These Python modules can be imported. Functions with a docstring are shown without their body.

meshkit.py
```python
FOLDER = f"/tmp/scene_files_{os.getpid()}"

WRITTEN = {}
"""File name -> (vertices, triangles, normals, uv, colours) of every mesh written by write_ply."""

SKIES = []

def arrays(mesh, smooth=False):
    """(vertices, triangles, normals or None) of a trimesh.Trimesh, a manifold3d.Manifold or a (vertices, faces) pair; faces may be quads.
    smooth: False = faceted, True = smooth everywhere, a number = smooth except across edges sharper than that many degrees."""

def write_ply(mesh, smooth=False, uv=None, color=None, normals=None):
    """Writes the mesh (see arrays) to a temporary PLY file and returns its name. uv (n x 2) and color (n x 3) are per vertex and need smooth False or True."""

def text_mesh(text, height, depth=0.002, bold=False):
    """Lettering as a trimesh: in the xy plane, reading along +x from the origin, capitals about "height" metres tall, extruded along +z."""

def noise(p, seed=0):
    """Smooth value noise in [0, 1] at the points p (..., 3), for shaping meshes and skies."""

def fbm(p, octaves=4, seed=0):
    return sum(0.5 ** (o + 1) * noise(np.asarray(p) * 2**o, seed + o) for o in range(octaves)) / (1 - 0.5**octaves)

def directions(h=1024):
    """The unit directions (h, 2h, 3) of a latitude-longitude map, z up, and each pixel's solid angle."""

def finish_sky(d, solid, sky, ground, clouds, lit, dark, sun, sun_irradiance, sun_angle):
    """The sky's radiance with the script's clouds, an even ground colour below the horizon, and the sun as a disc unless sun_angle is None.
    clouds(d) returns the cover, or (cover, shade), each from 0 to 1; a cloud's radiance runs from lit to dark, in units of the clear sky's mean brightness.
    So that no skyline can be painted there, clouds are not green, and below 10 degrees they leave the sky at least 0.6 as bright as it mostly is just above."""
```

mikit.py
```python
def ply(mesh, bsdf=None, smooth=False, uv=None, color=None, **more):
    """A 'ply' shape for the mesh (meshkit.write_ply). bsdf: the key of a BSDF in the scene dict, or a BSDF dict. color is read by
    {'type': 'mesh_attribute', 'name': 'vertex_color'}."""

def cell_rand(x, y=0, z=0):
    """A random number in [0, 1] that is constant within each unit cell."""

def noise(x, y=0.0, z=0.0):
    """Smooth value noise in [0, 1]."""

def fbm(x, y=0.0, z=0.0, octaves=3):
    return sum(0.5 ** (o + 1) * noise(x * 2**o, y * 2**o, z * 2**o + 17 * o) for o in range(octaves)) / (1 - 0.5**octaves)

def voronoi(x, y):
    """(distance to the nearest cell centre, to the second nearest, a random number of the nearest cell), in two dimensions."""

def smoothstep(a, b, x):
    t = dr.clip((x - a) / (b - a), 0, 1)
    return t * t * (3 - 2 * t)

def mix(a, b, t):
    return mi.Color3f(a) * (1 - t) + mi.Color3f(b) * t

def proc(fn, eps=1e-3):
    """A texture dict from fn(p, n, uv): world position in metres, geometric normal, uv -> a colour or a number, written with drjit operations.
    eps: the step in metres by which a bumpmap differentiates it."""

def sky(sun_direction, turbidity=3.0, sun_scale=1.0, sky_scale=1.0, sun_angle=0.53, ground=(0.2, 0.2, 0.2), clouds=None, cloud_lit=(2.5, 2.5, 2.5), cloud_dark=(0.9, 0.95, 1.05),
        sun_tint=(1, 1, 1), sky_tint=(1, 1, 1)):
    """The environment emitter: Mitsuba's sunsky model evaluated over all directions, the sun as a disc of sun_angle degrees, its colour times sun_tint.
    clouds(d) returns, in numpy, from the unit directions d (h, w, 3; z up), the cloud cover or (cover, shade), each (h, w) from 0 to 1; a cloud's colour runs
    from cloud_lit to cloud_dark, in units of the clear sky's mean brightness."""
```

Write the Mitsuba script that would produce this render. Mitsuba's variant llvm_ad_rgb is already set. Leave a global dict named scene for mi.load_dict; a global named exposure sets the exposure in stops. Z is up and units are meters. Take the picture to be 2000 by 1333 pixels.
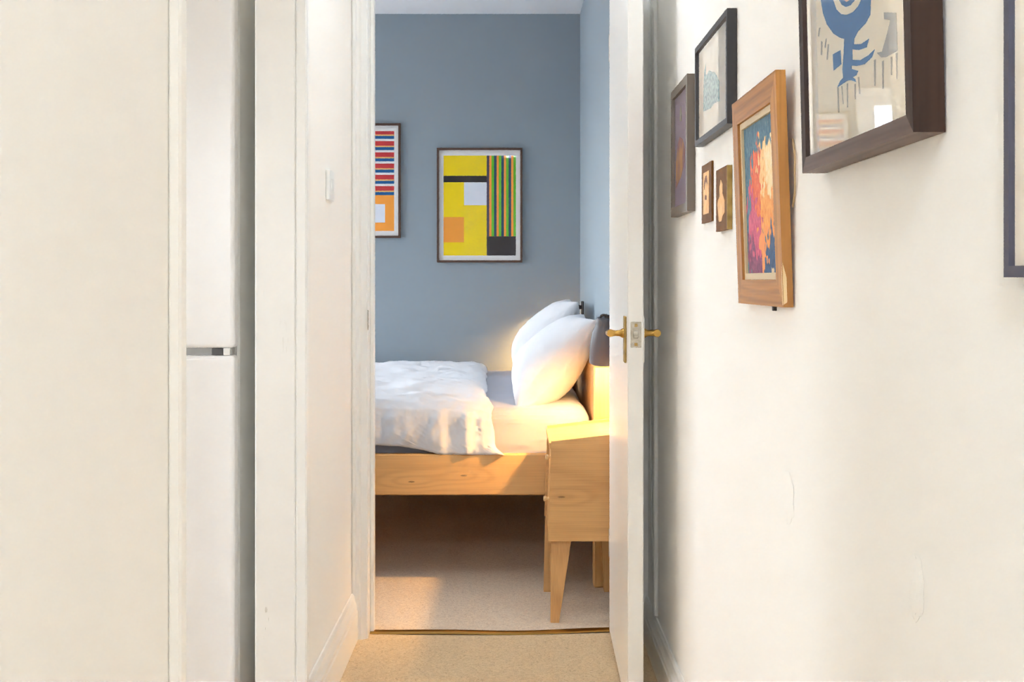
import math, random
import numpy as np, trimesh, drjit as dr, mitsuba as mi, mikit, meshkit
from mikit import noise, fbm, smoothstep, mix
from shapely.geometry import Polygon
T = mi.ScalarTransform4f
scene, labels = {}, {}
random.seed(4)

# ------------------------------------------------------------------ camera, sky, sun, lamps' strengths, exposure
EYE_Z = 1.14
scene['camera'] = {'type': 'perspective', 'fov': 2 * math.degrees(math.atan(1000 / 2210)), 'fov_axis': 'x',
                   'to_world': T().look_at([0, 0, EYE_Z], [0, 1, EYE_Z], [0, 0, 1]),
                   'principal_point_offset_x': 0.0, 'principal_point_offset_y': 0.0874, 'near_clip': 0.02}
exposure = 2.85
scene['sky'] = mikit.sky((-1.0, 0.0, 0.80), turbidity=3.5, sun_scale=0.0, sun_tint=(0.85, 0.95, 1.25), sky_scale=7.0, ground=(0.45, 0.44, 0.42),
                         clouds=lambda d: (np.full(d.shape[:2], 0.75), np.full(d.shape[:2], 0.25)), cloud_lit=(1.6, 1.62, 1.66), cloud_dark=(1.1, 1.14, 1.2))
HALL_LAMP = (2.32, 2.6, 2.95)
BULB = (500.0, 275.0, 88.0)


# ------------------------------------------------------------------ helpers
def lin(*rgb):
    return [(c / 255 / 12.92 if c / 255 < 0.04045 else ((c / 255 + 0.055) / 1.055) ** 2.4) for c in rgb]


def mat(key, base, rough=0.6, bump=None, bump_scale=1.0, eps=1e-3, **more):
    """A BSDF of the scene; base is a linear colour or a procedural function."""
    tex = mikit.proc(base) if callable(base) else {'type': 'rgb', 'value': list(base)}
    b = {'type': 'principled', 'base_color': tex, 'roughness': rough, 'specular': 0.5, **more}
    if bump is not None:
        b = {'type': 'bumpmap', 'arbitrary': mikit.proc(bump, eps), 'scale': bump_scale, 'nested_bsdf': b}
    scene[key] = {'type': 'twosided', 'bsdf': b}


def obj(key, mesh, m, label=None, cat=None, group=None, kind=None, smooth=False, **more):
    base, k = key, 1
    while key in scene:
        key = f'{base}_{k:03d}'
        k += 1
    scene[key] = mikit.ply(mesh, m, smooth=smooth, **more)
    tag(key, label, cat, group, kind)
    return key


def tag(key, label=None, cat=None, group=None, kind=None):
    d = {a: b for a, b in (('label', label), ('category', cat), ('group', group), ('kind', kind)) if b}
    if d:
        labels[key] = d


def struct(key, mesh, m, label=None, smooth=False):
    return obj(key, mesh, m, label, kind='structure', smooth=smooth)


def box(x0, x1, y0, y1, z0, z1):
    b = trimesh.creation.box((x1 - x0, y1 - y0, z1 - z0))
    b.apply_translation(((x0 + x1) / 2, (y0 + y1) / 2, (z0 + z1) / 2))
    return b


def cbox(x0, x1, y0, y1, z0, z1, c=0.003):
    """A box with chamfered edges."""
    pts = []
    for sx, X in ((1, x0), (-1, x1)):
        for sy, Y in ((1, y0), (-1, y1)):
            for sz, Z in ((1, z0), (-1, z1)):
                pts += [(X, Y + sy * c, Z + sz * c), (X + sx * c, Y, Z + sz * c), (X + sx * c, Y + sy * c, Z)]
    return trimesh.Trimesh(pts).convex_hull


def rbox(x0, x1, y0, y1, z0, z1, r, n=6):
    """A box with round edges: hull of eight spheres."""
    s = trimesh.creation.icosphere(2, r).vertices
    c = np.array([(X, Y, Z) for X in (x0 + r, x1 - r) for Y in (y0 + r, y1 - r) for Z in (z0 + r, z1 - r)])
    return trimesh.Trimesh((c[:, None] + s[None]).reshape(-1, 3)).convex_hull


def join(*ms):
    return trimesh.util.concatenate(list(ms))


def hull(pts):
    return trimesh.Trimesh(np.array(pts, float)).convex_hull


def prism_z(poly, z0, z1):
    """A polygon of (x, y) raised from z0 to z1."""
    m = trimesh.creation.extrude_polygon(Polygon(poly), z1 - z0, engine='earcut')
    m.apply_translation((0, 0, z0))
    return m


def prism_y(poly, y0, y1):
    """A polygon of (x, z) swept from y0 to y1."""
    m = trimesh.creation.extrude_polygon(Polygon(poly), y1 - y0, engine='earcut')
    v = m.vertices.copy()
    m = trimesh.Trimesh(np.c_[v[:, 0], y0 + v[:, 2], v[:, 1]], m.faces[:, ::-1], process=False)
    return m


def prism_x(poly, x0, x1, holes=None):
    """A polygon of (y, z) swept from x0 to x1."""
    m = trimesh.creation.extrude_polygon(Polygon(poly, holes), x1 - x0, engine='earcut')
    v = m.vertices.copy()
    return trimesh.Trimesh(np.c_[x0 + v[:, 2], v[:, 0], v[:, 1]], m.faces, process=False)


def tube(points, r, sides=8, sub=6):
    """A round tube along a Catmull-Rom curve; r one radius or one per point."""
    p = np.asarray(points, float)
    r = np.broadcast_to(np.asarray(r, float), (len(p),))
    if len(p) > 2 and sub > 1:
        q = np.vstack([2 * p[0] - p[1], p, 2 * p[-1] - p[-2]])
        out, rr = [], []
        for i in range(len(p) - 1):
            a, b, c, d = q[i:i + 4]
            for t in np.arange(sub) / sub:
                out.append(0.5 * (2 * b + (c - a) * t + (2 * a - 5 * b + 4 * c - d) * t * t + (3 * b - a - 3 * c + d) * t ** 3))
                rr.append(r[i] * (1 - t) + r[i + 1] * t)
        p, r = np.array(out + [p[-1]]), np.array(rr + [r[-1]])
    t = np.gradient(p, axis=0)
    t /= np.linalg.norm(t, axis=1, keepdims=True) + 1e-12
    ref = np.array([0.31, 0.2, 0.93])
    a = np.cross(t, ref)
    a /= np.linalg.norm(a, axis=1, keepdims=True) + 1e-12
    b = np.cross(t, a)
    ang = np.arange(sides) * 2 * np.pi / sides
    v = p[:, None] + r[:, None, None] * (np.cos(ang)[None, :, None] * a[:, None] + np.sin(ang)[None, :, None] * b[:, None])
    n = len(p)
    f = []
    for i in range(n - 1):
        for j in range(sides):
            k = (j + 1) % sides
            f += [(i * sides + j, i * sides + k, (i + 1) * sides + k), (i * sides + j, (i + 1) * sides + k, (i + 1) * sides + j)]
    v = np.vstack([v.reshape(-1, 3), p[:1], p[-1:]])
    for j in range(sides):
        k = (j + 1) % sides
        f += [(n * sides, k, j), (n * sides + 1, (n - 1) * sides + j, (n - 1) * sides + k)]
    m = trimesh.Trimesh(v, f, process=False)
    m.fix_normals()
    return m


def lathe(profile, axis='z', at=(0, 0, 0), n=40):
    m = trimesh.creation.revolve(np.array(profile, float), sections=n)
    v = m.vertices
    if axis == 'x':
        v = np.c_[v[:, 2], v[:, 0], v[:, 1]]
    m = trimesh.Trimesh(v + np.array(at), m.faces)
    m.fix_normals()
    return m


def grid_faces(nu, nv, base=0, flip=False):
    i, j = np.meshgrid(np.arange(nu - 1), np.arange(nv - 1), indexing='ij')
    a = (i * nv + j).ravel() + base
    q = np.stack([a, a + nv, a + nv + 1, a + 1], -1)
    f = np.vstack([q[:, [0, 1, 2]], q[:, [0, 2, 3]]])
    return f[:, ::-1] if flip else f


# ------------------------------------------------------------------ materials
mat('wall_paint', lin(240, 239, 236), 0.7, lambda p, n, uv: fbm(p.x * 9, p.y * 9, p.z * 9, 2), 0.0015)
mat('cream_paint', lin(239, 236, 230), 0.75)
mat('gloss_paint', lin(240, 239, 235), 0.28)


def scuffed(p, n, uv):
    s = smoothstep(0.80, 0.84, noise(p.x * 260, p.y * 260, p.z * 45)) * smoothstep(0.66, 0.74, noise(p.x * 22, p.y * 19, p.z * 6)) * smoothstep(1.3, 0.3, p.z)
    return mix(lin(240, 239, 235), lin(186, 180, 170), s * 0.6)


mat('scuffed_paint', scuffed, 0.32)
mat('blue_paint', lin(150, 162, 170), 0.65, lambda p, n, uv: noise(p.x * 220, p.y * 220, p.z * 220), 0.0004)
mat('ceiling_paint', lin(236, 236, 236), 0.8)
mat('white_enamel', lin(243, 243, 243), 0.22)
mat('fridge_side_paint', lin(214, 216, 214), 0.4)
mat('white_plastic', lin(236, 236, 233), 0.35)
mat('grey_plastic', lin(150, 150, 150), 0.4)
mat('dark_grey_plastic', lin(74, 74, 76), 0.45)


def carpet(p, n, uv):
    fleck = noise(p.x * 420, p.y * 420, p.z * 40)
    tuft = noise(p.x * 170, p.y * 170, 3.0)
    broad = fbm(p.x * 3, p.y * 3, 1.0)
    c = mix(lin(184, 166, 146), lin(220, 204, 184), 0.45 * fleck + 0.4 * tuft + 0.15)
    c = mix(c, mi.Color3f(lin(140, 116, 96)), smoothstep(0.80, 0.9, noise(p.x * 240, p.y * 240, 7.0)) * 0.35)
    return c * (0.93 + 0.14 * broad)


mat('hall_carpet', lambda p, n, uv: carpet(p, n, uv) * mi.Color3f(1.0, 0.93, 0.76), 0.95, lambda p, n, uv: noise(p.x * 210, p.y * 210, 0.0), 0.003, specular=0.1)
mat('carpet', carpet, 0.95, lambda p, n, uv: noise(p.x * 210, p.y * 210, 0.0) + 0.6 * noise(p.x * 90, p.y * 90, 5.0), 0.003, specular=0.1)


def wood(axis, dark, light, ring=46.0, knots=()):
    def fn(p, n, uv):
        a, b, c = [(p.x, p.y, p.z), (p.y, p.x, p.z), (p.z, p.x, p.y)][axis]
        w = fbm(a * 1.6, b * 7, c * 7)
        bend = mi.Float(0)
        spot = mi.Float(0)
        for (ka, kc) in knots:
            e = dr.square((a - ka) * 9) + dr.square((c - kc) * 34)
            bend += dr.exp(-e) * 0.9
            spot = dr.maximum(spot, 1 - smoothstep(0.002, 0.02, e))
        r = dr.sqrt(dr.square(b * 0.8 + 0.37) + dr.square(c - 0.13)) * ring + w * 3.4 + bend * 2.2
        band = 0.5 + 0.5 * dr.sin(r * 6.2832)
        fibre = noise(a * 9, b * 330, c * 330)
        tone = fbm(a * 0.7 + 5, b * 4, c * 4)
        t = dr.clip(0.20 * band * band + 0.28 * fibre + 0.75 * tone - 0.12, 0, 1)
        col = mix(light, dark, t)
        return mix(col, mi.Color3f(dark) * 0.45, spot * 0.8)
    return fn


OAK_D, OAK_L = lin(176, 128, 76), lin(218, 174, 116)
RAIL_KNOTS = ((-0.18, 0.415), (-0.375, 0.392))
mat('oak_long', wood(0, OAK_D, OAK_L, 46, RAIL_KNOTS), 0.45)
mat('oak_panel', wood(0, OAK_D, OAK_L, 40, ((0.165, 0.42),)), 0.42)
mat('oak_upright', wood(2, OAK_D, OAK_L, 42), 0.45)
mat('walnut_up', wood(2, lin(10, 6, 5), lin(70, 48, 37), 34), 0.5, specular=0.3)
mat('walnut_flat', wood(1, lin(54, 40, 34), lin(104, 82, 72), 60), 0.45)
mat('poster_frame_wood', wood(2, lin(62, 42, 32), lin(100, 72, 58), 70), 0.5)
mat('honey_wood', wood(2, lin(122, 72, 26), lin(194, 136, 66), 55), 0.45)
mat('honey_wood_flat', wood(1, lin(122, 72, 26), lin(194, 136, 66), 55), 0.45)
mat('black_frame', lin(44, 42, 44), 0.4)
mat('slate_frame', lin(66, 66, 82), 0.4)
mat('taupe_frame', lin(108, 98, 88), 0.4)
mat('gilt_slip', lin(205, 185, 150), 0.45)
mat('bare_wood', lin(224, 196, 150), 0.7)
mat('paper_white', lin(240, 236, 232), 0.8)
mat('paper_cream', lambda p, n, uv: mix(lin(228, 218, 202), lin(236, 228, 214), noise(p.x * 40, p.y * 40, p.z * 40)), 0.8)
mat('linen_white', lin(219, 219, 222), 0.85, lambda p, n, uv: noise(p.x * 900, p.y * 900, p.z * 900), 0.0004, sheen=0.2)
mat('sheet_grey', lin(172, 173, 182), 0.85, lambda p, n, uv: fbm(p.x * 18, p.y * 9, p.z * 18), 0.006, sheen=0.2)
mat('brass', lin(190, 150, 80), 0.28, metallic=1.0)
mat('old_brass', lambda p, n, uv: mix(lin(196, 168, 104), lin(140, 112, 62), fbm(p.x * 60, p.y * 60, p.z * 60)), 0.4, metallic=0.85)
mat('worn_steel', lambda p, n, uv: mix(lin(206, 202, 192), lin(150, 140, 122), fbm(p.x * 120, p.y * 120, p.z * 120)), 0.4, metallic=0.5)
mat('porcelain', lin(236, 232, 226), 0.15)
mat('lamp_grey', lin(92, 92, 98), 0.4)
mat('lamp_inner', lin(235, 232, 225), 0.5)
mat('lamp_dark', lin(40, 36, 36), 0.4)
mat('cable_black', lin(38, 34, 34), 0.5)
mat('twine', lin(186, 160, 122), 0.9)
for nm, rgb in dict(yellow=(255, 222, 0), orange=(255, 166, 62), green=(108, 196, 36), navy=(30, 66, 98), plum=(72, 58, 84), charcoal=(44, 38, 40), red=(208, 58, 60),
                    blue=(30, 92, 152), ink_blue=(62, 108, 160), ink_grey=(166, 162, 156), ink_pink=(238, 178, 158), cream=(250, 238, 214), pale_white=(232, 234, 242),
                    sand=(240, 190, 118), line_grey=(176, 166, 152)).items():
    mat('print_' + nm, lin(*rgb), 0.75)


def teal_etching(p, n, uv):
    h = noise(p.x * 50, p.y * 190, p.z * 190)
    return mix(lin(150, 186, 184), lin(74, 124, 134), smoothstep(0.3, 0.7, h))


def purple_art(p, n, uv):
    return mix(lin(150, 124, 152), lin(176, 152, 174), fbm(p.x * 9, p.y * 9, p.z * 9))


def ochre_art(p, n, uv):
    return mix(lin(178, 122, 122), lin(214, 156, 98), smoothstep(0.35, 0.65, fbm(p.x * 12, p.y * 22, p.z * 14)))


def sepia(p, n, uv):
    return mix(lin(214, 150, 84), lin(244, 206, 140), fbm(p.x * 40, p.y * 90, p.z * 60))


def painting(p, n, uv):
    """A loose figure of cream, orange, rose and plum strokes on slate blue, in the canvas's own metres."""
    wob = 0.10 * (fbm(p.y * 40, p.z * 40, 2.0) - 0.5) + 0.10 * (noise(p.y * 110, p.z * 70, 4.0) - 0.5)
    wob2 = 0.12 * (fbm(p.y * 34, p.z * 46, 9.0) - 0.5) + 0.08 * (noise(p.y * 120, p.z * 90, 8.0) - 0.5)
    s = (2.045 - p.y) / 0.26 + wob * 2.2
    t = (p.z - 1.135) / 0.30 + wob2 * 1.6

    def blob(cs, ct, rs, rt):
        return 1 - smoothstep(0.75, 1.15, dr.square((s - cs) / rs) + dr.square((t - ct) / rt))
    st = 0.55 * noise(p.y * 150, p.z * 110, 6.0) + 0.45 * noise(p.y * 330, p.z * 260, 3.0)
    c = mix(lin(54, 92, 118), lin(104, 138, 152), st)
    c = mix(c, mix(lin(40, 66, 104), lin(72, 104, 140), st), blob(0.85, 0.1, 0.5, 0.2))
    c = mix(c, mi.Color3f(lin(206, 186, 156)), blob(1.0, 0.05, 0.16, 0.14))
    c = mix(c, mix(lin(92, 48, 84), lin(158, 84, 116), st), blob(0.30, 0.17, 0.24, 0.22))
    c = mix(c, mix(lin(170, 54, 104), lin(226, 116, 136), st), blob(0.39, 0.40, 0.23, 0.25))
    c = mix(c, mix(lin(206, 70, 60), lin(238, 134, 84), st), blob(0.46, 0.60, 0.20, 0.20))
    c = mix(c, mix(lin(224, 128, 58), lin(246, 184, 104), st), blob(0.74, 0.45, 0.23, 0.20))
    c = mix(c, mix(lin(238, 176, 110), lin(250, 220, 166), st), blob(0.62, 0.68, 0.15, 0.15))
    c = mix(c, mix(lin(244, 206, 140), lin(250, 236, 206), st), blob(0.78, 0.66, 0.13, 0.19))
    c = mix(c, mi.Color3f(lin(236, 150, 88)), blob(0.56, 0.2, 0.09, 0.14))
    return c


mat('teal_etching', teal_etching, 0.8)
mat('purple_art', purple_art, 0.8)
mat('ochre_art', ochre_art, 0.8)
mat('sepia_print', sepia, 0.5)
mat('sepia_mount', lambda p, n, uv: mix(lin(88, 52, 22), lin(130, 88, 38), fbm(p.x * 20, p.y * 40, p.z * 30)), 0.6, specular=0.25)
mat('sepia_brown', lin(120, 66, 30), 0.5)
mat('painted_canvas', painting, 0.55, lambda p, n, uv: noise(p.y * 150, p.z * 110, 6.0) + noise(p.y * 420, p.z * 300, 1.0) * 0.3, 0.0025)
scene['clear_glass'] = {'type': 'thindielectric', 'int_ior': 1.5}
scene['low_glare_glass'] = {'type': 'thindielectric', 'int_ior': 1.18}

# ------------------------------------------------------------------ the shell
H = 2.63
XR, XL, YD, YD2, YB, XBR, XBL, XKL, YS = 0.435, -0.51, 3.62, 3.75, 6.30, 0.379, -3.0, -3.3, -1.6
struct('floor', box(-3.5, 0.6, YS - 0.1, 3.672, -0.1, 0.0), 'hall_carpet', 'sandy fleck carpet of the hall')
struct('floor_bedroom', box(-3.5, 0.6, 3.6721, 6.4, -0.1, 0.0), 'carpet', 'beige fleck carpet of the bedroom')
struct('ceiling', box(-3.5, 0.6, YS - 0.1, 6.4, H, H + 0.1), 'ceiling_paint', 'plain white ceiling')
struct('wall_right', box(XR, XR + 0.1, YS, YD, 0, H), 'wall_paint', 'white painted hall wall hung with pictures')
struct('wall_left', join(box(-0.611, XL, YS, 1.705, 0, H), box(-0.611, XL, 2.722, YD, 0, H), box(-0.611, XL, 1.705, 2.722, 2.12, H)), 'cream_paint', 'off white hall wall with the open kitchen doorway')
struct('wall_rear', box(-0.611, XR + 0.1, YS - 0.1, YS, 0, H), 'wall_paint')
# wall between hall and bedroom: white to the hall, blue to the bedroom
struct('wall_front', join(box(-3.4, -0.47, YD, YD2 - 0.01, 0, H), box(0.345, XR + 0.1, YD, YD2 - 0.01, 0, H), box(-0.47, 0.345, YD, YD2 - 0.01, 2.15, H)), 'wall_paint')
struct('wall_front_bedroom', join(box(XBL - 0.1, -0.47, YD2 - 0.01, YD2, 0, H), box(0.345, XBR + 0.1, YD2 - 0.01, YD2, 0, H), box(-0.47, 0.345, YD2 - 0.01, YD2, 2.15, H)), 'blue_paint')
struct('wall_right_bedroom', box(XBR, XBR + 0.1, YD2, YB + 0.1, 0, H), 'blue_paint', 'grey blue bedroom wall behind the headboard')


def wall_y_with_window(x0, x1, w0, w1, z0, z1, y0, y1):
    return join(box(x0, w0, y0, y1, 0, H), box(w1, x1, y0, y1, 0, H), box(w0, w1, y0, y1, 0, z0), box(w0, w1, y0, y1, z1, H))


def wall_x_with_window(y0, y1, w0, w1, z0, z1, x0, x1):
    return join(box(x0, x1, y0, w0, 0, H), box(x0, x1, w1, y1, 0, H), box(x0, x1, w0, w1, 0, z0), box(x0, x1, w0, w1, z1, H))


WB = (-2.45, -1.19, 0.85, 2.08)      # bedroom back window
WL = (3.83, 5.70, 0.55, 2.20)        # bedroom left window
WK = (1.75, 2.78, 0.70, 2.20)        # kitchen window
struct('wall_back', wall_y_with_window(XBL - 0.1, XBR, *WB, YB, YB + 0.1), 'blue_paint', 'grey blue bedroom wall behind the bed')
struct('wall_left_bedroom', wall_x_with_window(YD2, YB + 0.1, *WL, XBL - 0.1, XBL), 'blue_paint')
struct('wall_left_kitchen', wall_x_with_window(YS, YD, *WK, XKL - 0.1, XKL), 'wall_paint')
WR = (-2.35, -1.05, 0.9, 2.25)        # unseen kitchen rear window, added to light the fridge front
struct('wall_rear_kitchen', wall_y_with_window(XKL - 0.1, -0.611, *WR, YS - 0.1, YS), 'wall_paint')


def window(key, horizontal, at, a0, a1, z0, z1, s):
    """A white casement set in the wall; s = the room's side of the wall plane."""
    def b(u0, u1, d0, d1, w0, w1, c=0.004):
        d0, d1 = sorted((at + s * d0, at + s * d1))
        return cbox(u0, u1, d0, d1, w0, w1, c) if horizontal else cbox(d0, d1, u0, u1, w0, w1, c)
    mid = (a0 + a1) / 2
    fr = join(b(a0 - 0.06, a0 + 0.04, -0.07, 0.02, z0 - 0.02, z1 + 0.06), b(a1 - 0.04, a1 + 0.06, -0.07, 0.02, z0 - 0.02, z1 + 0.06),
              b(a0 + 0.041, a1 - 0.041, -0.07, 0.019, z1 - 0.04, z1 + 0.059), b(a0 + 0.041, a1 - 0.041, -0.07, 0.019, z0 - 0.019, z0 + 0.04))
    struct(key, fr, 'gloss_paint', 'white painted casement window')
    obj(key + '__mullion', b(mid - 0.02, mid + 0.02, -0.06, -0.01, z0 + 0.041, z1 - 0.041), 'gloss_paint')
    obj(key + '__sill', b(a0 - 0.09, a1 + 0.09, 0.0, 0.10, z0 - 0.05, z0 - 0.021), 'gloss_paint')
    for u0, u1 in ((a0 + 0.041, mid - 0.021), (mid + 0.021, a1 - 0.041)):
        d = at - s * 0.035
        v = [(u0, d, z0 + .041), (u1, d, z0 + .041), (u1, d, z1 - .041), (u0, d, z1 - .041)] if horizontal else [(d, u0, z0 + .041), (d, u1, z0 + .041), (d, u1, z1 - .041), (d, u0, z1 - .041)]
        obj(key + '__pane', trimesh.Trimesh(v, [(0, 1, 2), (0, 2, 3)]), 'clear_glass')


window('window_1', True, YB, *WB, -1)
window('window_2', False, XBL, *WL, 1)
window('window_3', False, XKL, *WK, 1)

window('window_4', True, YS, *WR, 1)  # added out of view for frontal light on the fridge

for yy, zz, ry, rz, sd in ((1.78, 0.80, 0.035, 0.042, 3), (1.217, 0.81, 0.022, 0.035, 9)):
    pm = trimesh.creation.icosphere(4, 1.0)
    v = pm.vertices
    k = 1 + 0.5 * (meshkit.fbm(v * 2.2, 3, sd) - 0.5)
    pm.vertices = np.c_[XR - 0.0002 - 0.0018 * v[:, 0] * (0.5 + meshkit.fbm(v * 5, 3, sd)), yy + v[:, 1] * ry * k, zz + v[:, 2] * rz * k]
    pm.fix_normals()
    obj('wall_right__plaster_patch', pm, 'wall_paint', 'low rough plaster patch', smooth=True)

# kitchen doorway: jambs and architraves in the left wall
struct('trim_1', prism_z([(-0.614, 2.703), (-0.611, 2.700), (-0.520, 2.700), (-0.517, 2.703), (-0.517, 2.722), (-0.614, 2.722)], 0, 2.12), 'scuffed_paint', 'scuffed white jamb on the far side of the kitchen doorway')
arch = [(-0.5165, 2.7035), (-0.513, 2.701), (-0.494, 2.701), (-0.490, 2.705), (-0.490, 2.728), (-0.494, 2.733), (-0.4965, 2.742), (-0.4965, 2.762), (-0.501, 2.768), (-0.5165, 2.768)]
struct('trim_2', prism_z(arch, 0, 2.12), 'scuffed_paint', 'moulded white architrave beside the kitchen doorway jamb', smooth=20)
struct('trim_3', prism_z([(-0.509, 1.678), (-0.506, 1.675), (-0.494, 1.675), (-0.490, 1.679), (-0.490, 1.702), (-0.493, 1.705), (-0.509, 1.705)], 0, 2.12), 'cream_paint', 'blurred cream architrave on the near side of the kitchen doorway')
# bedroom doorway
aL = [(-0.509, YD - 0.001), (-0.509, YD - 0.026), (-0.505, YD - 0.030), (-0.497, YD - 0.030), (-0.493, YD - 0.024), (-0.487, YD - 0.021), (-0.481, YD - 0.023), (-0.470, YD - 0.018), (-0.464, YD - 0.012), (-0.460, YD - 0.012), (-0.460, YD - 0.001)]
struct('trim_4', prism_z(aL, 0, 2.17), 'gloss_paint', 'moulded white architrave left of the bedroom doorway', smooth=25)
struct('trim_5', join(cbox(-0.4695, -0.460, YD, YD2 + 0.004, 0, 2.15, 0.001), cbox(-0.4595, -0.447, YD + 0.045, YD + 0.078, 0, 2.14, 0.002)), 'gloss_paint', 'white door lining and stop left of the bedroom doorway')
struct('trim_6', join(cbox(0.331, 0.3445, YD + 0.02, YD2 + 0.004, 0, 2.15, 0.001), prism_z([(0.352, YD - 0.001), (0.352, YD - 0.016), (0.36, YD - 0.02), (0.395, YD - 0.022), (0.402, YD - 0.016), (0.402, YD - 0.001)], 0, 2.17)), 'gloss_paint', 'white door lining and architrave behind the open door')


def skirting(x, s, y0, y1, h=0.145):
    """Moulded skirting board along y; s is the direction into the room."""
    return prism_y([(x, 0.001), (x + s * 0.020, 0.001), (x + s * 0.020, h * 0.62), (x + s * 0.0175, h * 0.66), (x + s * 0.0175, h * 0.74), (x + s * 0.012, h * 0.83), (x + s * 0.010, h * 0.93), (x + s * 0.005, h), (x, h)][::1 if s > 0 else -1], y0, y1)


bl = skirting(XL + 0.0005, 1, 2.769, YD - 0.031, 0.150)
struct('baseboard_left', bl, 'gloss_paint', 'moulded white skirting board on the left hall wall')
br_ = skirting(XR - 0.0005, -1, YS + 0.01, YD - 0.004, 0.135)
struct('baseboard_right', br_, 'gloss_paint', 'moulded white skirting board on the right hall wall')
struct('baseboard_left_001', skirting(XL + 0.0005, 1, YS + 0.01, 1.674, 0.150), 'gloss_paint')

# ------------------------------------------------------------------ the bedroom door, open into the hall
DH, DL = np.array([0.3147, 3.655]), np.array([0.3006, 2.94])
d_ax = (DL - DH) / np.linalg.norm(DL - DH)
n_ax = np.array([-d_ax[1], d_ax[0]])            # towards the hall wall
if n_ax[0] < 0:
    n_ax = -n_ax
DW = float(np.linalg.norm(DL - DH))


def on_door(m):
    """Door space (along the leaf from its hinge, out towards the hall wall, up) to the world."""
    v = m.vertices
    w = np.c_[DH[0] + v[:, 0] * d_ax[0] + v[:, 1] * n_ax[0], DH[1] + v[:, 0] * d_ax[1] + v[:, 1] * n_ax[1], v[:, 2]]
    m = trimesh.Trimesh(w, m.faces, process=False)
    m.fix_normals()
    return m


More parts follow.
